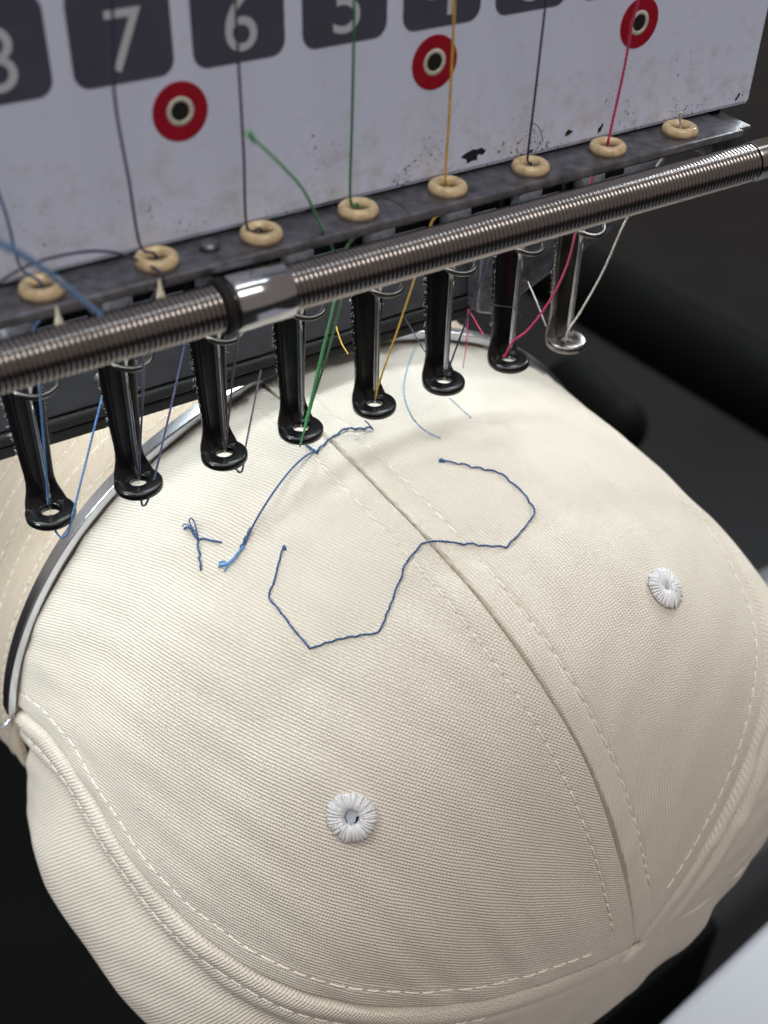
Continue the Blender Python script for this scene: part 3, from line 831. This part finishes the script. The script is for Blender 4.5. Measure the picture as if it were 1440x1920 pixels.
upper(6, ypath([(1203, -20, -20), (1186, 40, -19), (1170, 130, -18), (1141, 262, -17.6)]), M['pink'], .19, 'pink upper thread through the second ceramic eye from the right',
      ypath([(1112, 330, -16), (1082, 425, -9), (1062, 500, -6), (1030, 565, -4), (990, 618, -2.5), (962, 640, -1.2), (948, 665, -.8), (943, 668, -.5)]),
      [ypath([(878, 578, 14.8), (893, 605, 9), (907, 628, 5)]), ypath([(878, 578, 14.8), (875, 640, 12), (868, 690, 12)])])
upper(7, ypath([(1278, 210, -18.2), (1275, 225, -17.8)]), M['ivory'], .19, 'ivory upper thread through the rightmost ceramic eye',
      ypath([(1243, 295, -16), (1175, 410, -9), (1130, 510, -5), (1088, 585, -2), (1066, 618, -1), (1060, 640, -.5)]),
      [ypath([(990, 528, 11), (1008, 570, 6), (1024, 612, 3.5)])])
thread(ypath([(472, 257, -30), (492, 275, -29), (530, 312, -27), (570, 358, -24), (600, 420, -20.5), (622, 462, -19), (634, 500, -18), (628, 560, -12), (606, 650, -6), (584, 745, -3), (569, 812, -3.4)]),
       M['bright_green'], .17, 'bright green loose thread end standing up in front of the white cover', 'loose_thread',
       [ypath([(474 + a, 262 + b, -29.8), (466 + c, 249 + d, -30.3 + e)]) for a, b, c, d, e in ((0, 0, 0, 0, 0), (2, 4, 5, -3, .5), (-1, 2, -4, 3, -.4), (1, 5, 2, -7, .2), (0, 3, -7, -2, .2), (0, 8, 9, 4, -.2))], tail_r=.09)
thread(ypath([(-40, 440, -44), (10, 462, -42), (60, 490, -39), (110, 528, -35), (150, 560, -31.5), (188, 592, -28)]),
       M['light_blue'], .33, 'thick light blue loose thread across the left end of the guide bar', 'loose_thread', twist=1.7, ply=.34)
thread(ypath([(-20, 548, -21), (20, 515, -20.5), (80, 488, -20), (160, 472, -19.5), (215, 474, -19), (262, 490, -17.8), (300, 510, -21.5), (312, 535, -22)]),
       M['navy'], .17, 'navy thread loop arching to the second ceramic eye from the left', 'loose_thread')
thread([atZ(a, b, 46) for a, b in [(500, 440), (530, 415), (570, 395), (620, 378), (680, 370), (730, 374), (760, 392), (772, 415)]],
       M['black_thread'], .08, 'thin black thread looping over the guide bar beside the middle ceramic eyes', 'loose_thread')
thread([atY(a, b, -15.2) for a, b in [(996, 230), (1008, 236), (1015, 250), (1018, 266)]], M['black_thread'], .06, 'tiny black hair stuck to the white cover', 'loose_thread')
thread(ypath([(880, 558, 1), (905, 567, 0), (940, 574, -.6), (962, 577, -.6), (972, 586, -.6), (978, 597, -.5), (970, 600, -.4), (974, 588, -.4)]),
       M['black_thread'], .08, 'black curled hair across the seventh presser foot', 'loose_thread')
P = [on_panels(a, b, h)[0] for (a, b), h in zip([(778, 652), (764, 690), (757, 722), (760, 752), (774, 784), (798, 808), (826, 822)], [6, 6, 5.5, 4.5, 3, 1.5, .3])]
thread(P, M['pale_blue'], .15, 'pale blue thread curving over the cap beside the strap', 'loose_thread')
P = [on_panels(a, b, h)[0] for (a, b), h in zip([(842, 746), (862, 764), (884, 784)], [2, 1.2, .3])]
thread(P, M['pale_blue'], .12, 'short pale blue thread lying under the sixth presser foot', 'loose_thread')
# cream fibre tufts in the gap behind the rod
for (px, py, lab) in ((112, 613, 'cream fibre tuft behind the rod at the far left'), (302, 561, 'cream fibre tuft behind the rod left of the chrome collar')):
    t = atY(px, py, -22.35)
    mb = MB().lathe([(.62, 0), (.42, .9), (.22, 1.7), (.10, 2.6)], t, 2, 9)
    rr = random.Random(px)
    for k in range(8):
        b = t + np.array([rr.uniform(-.5, .5), rr.uniform(-.4, .4), .1]); mb.tube([b, b + (rr.uniform(-.2, .2), 0, -.4)], .06, 4)
    tag(build(mb, 'fibre_tuft', M['tuft'], None, base=t), lab, 'fibre tuft')
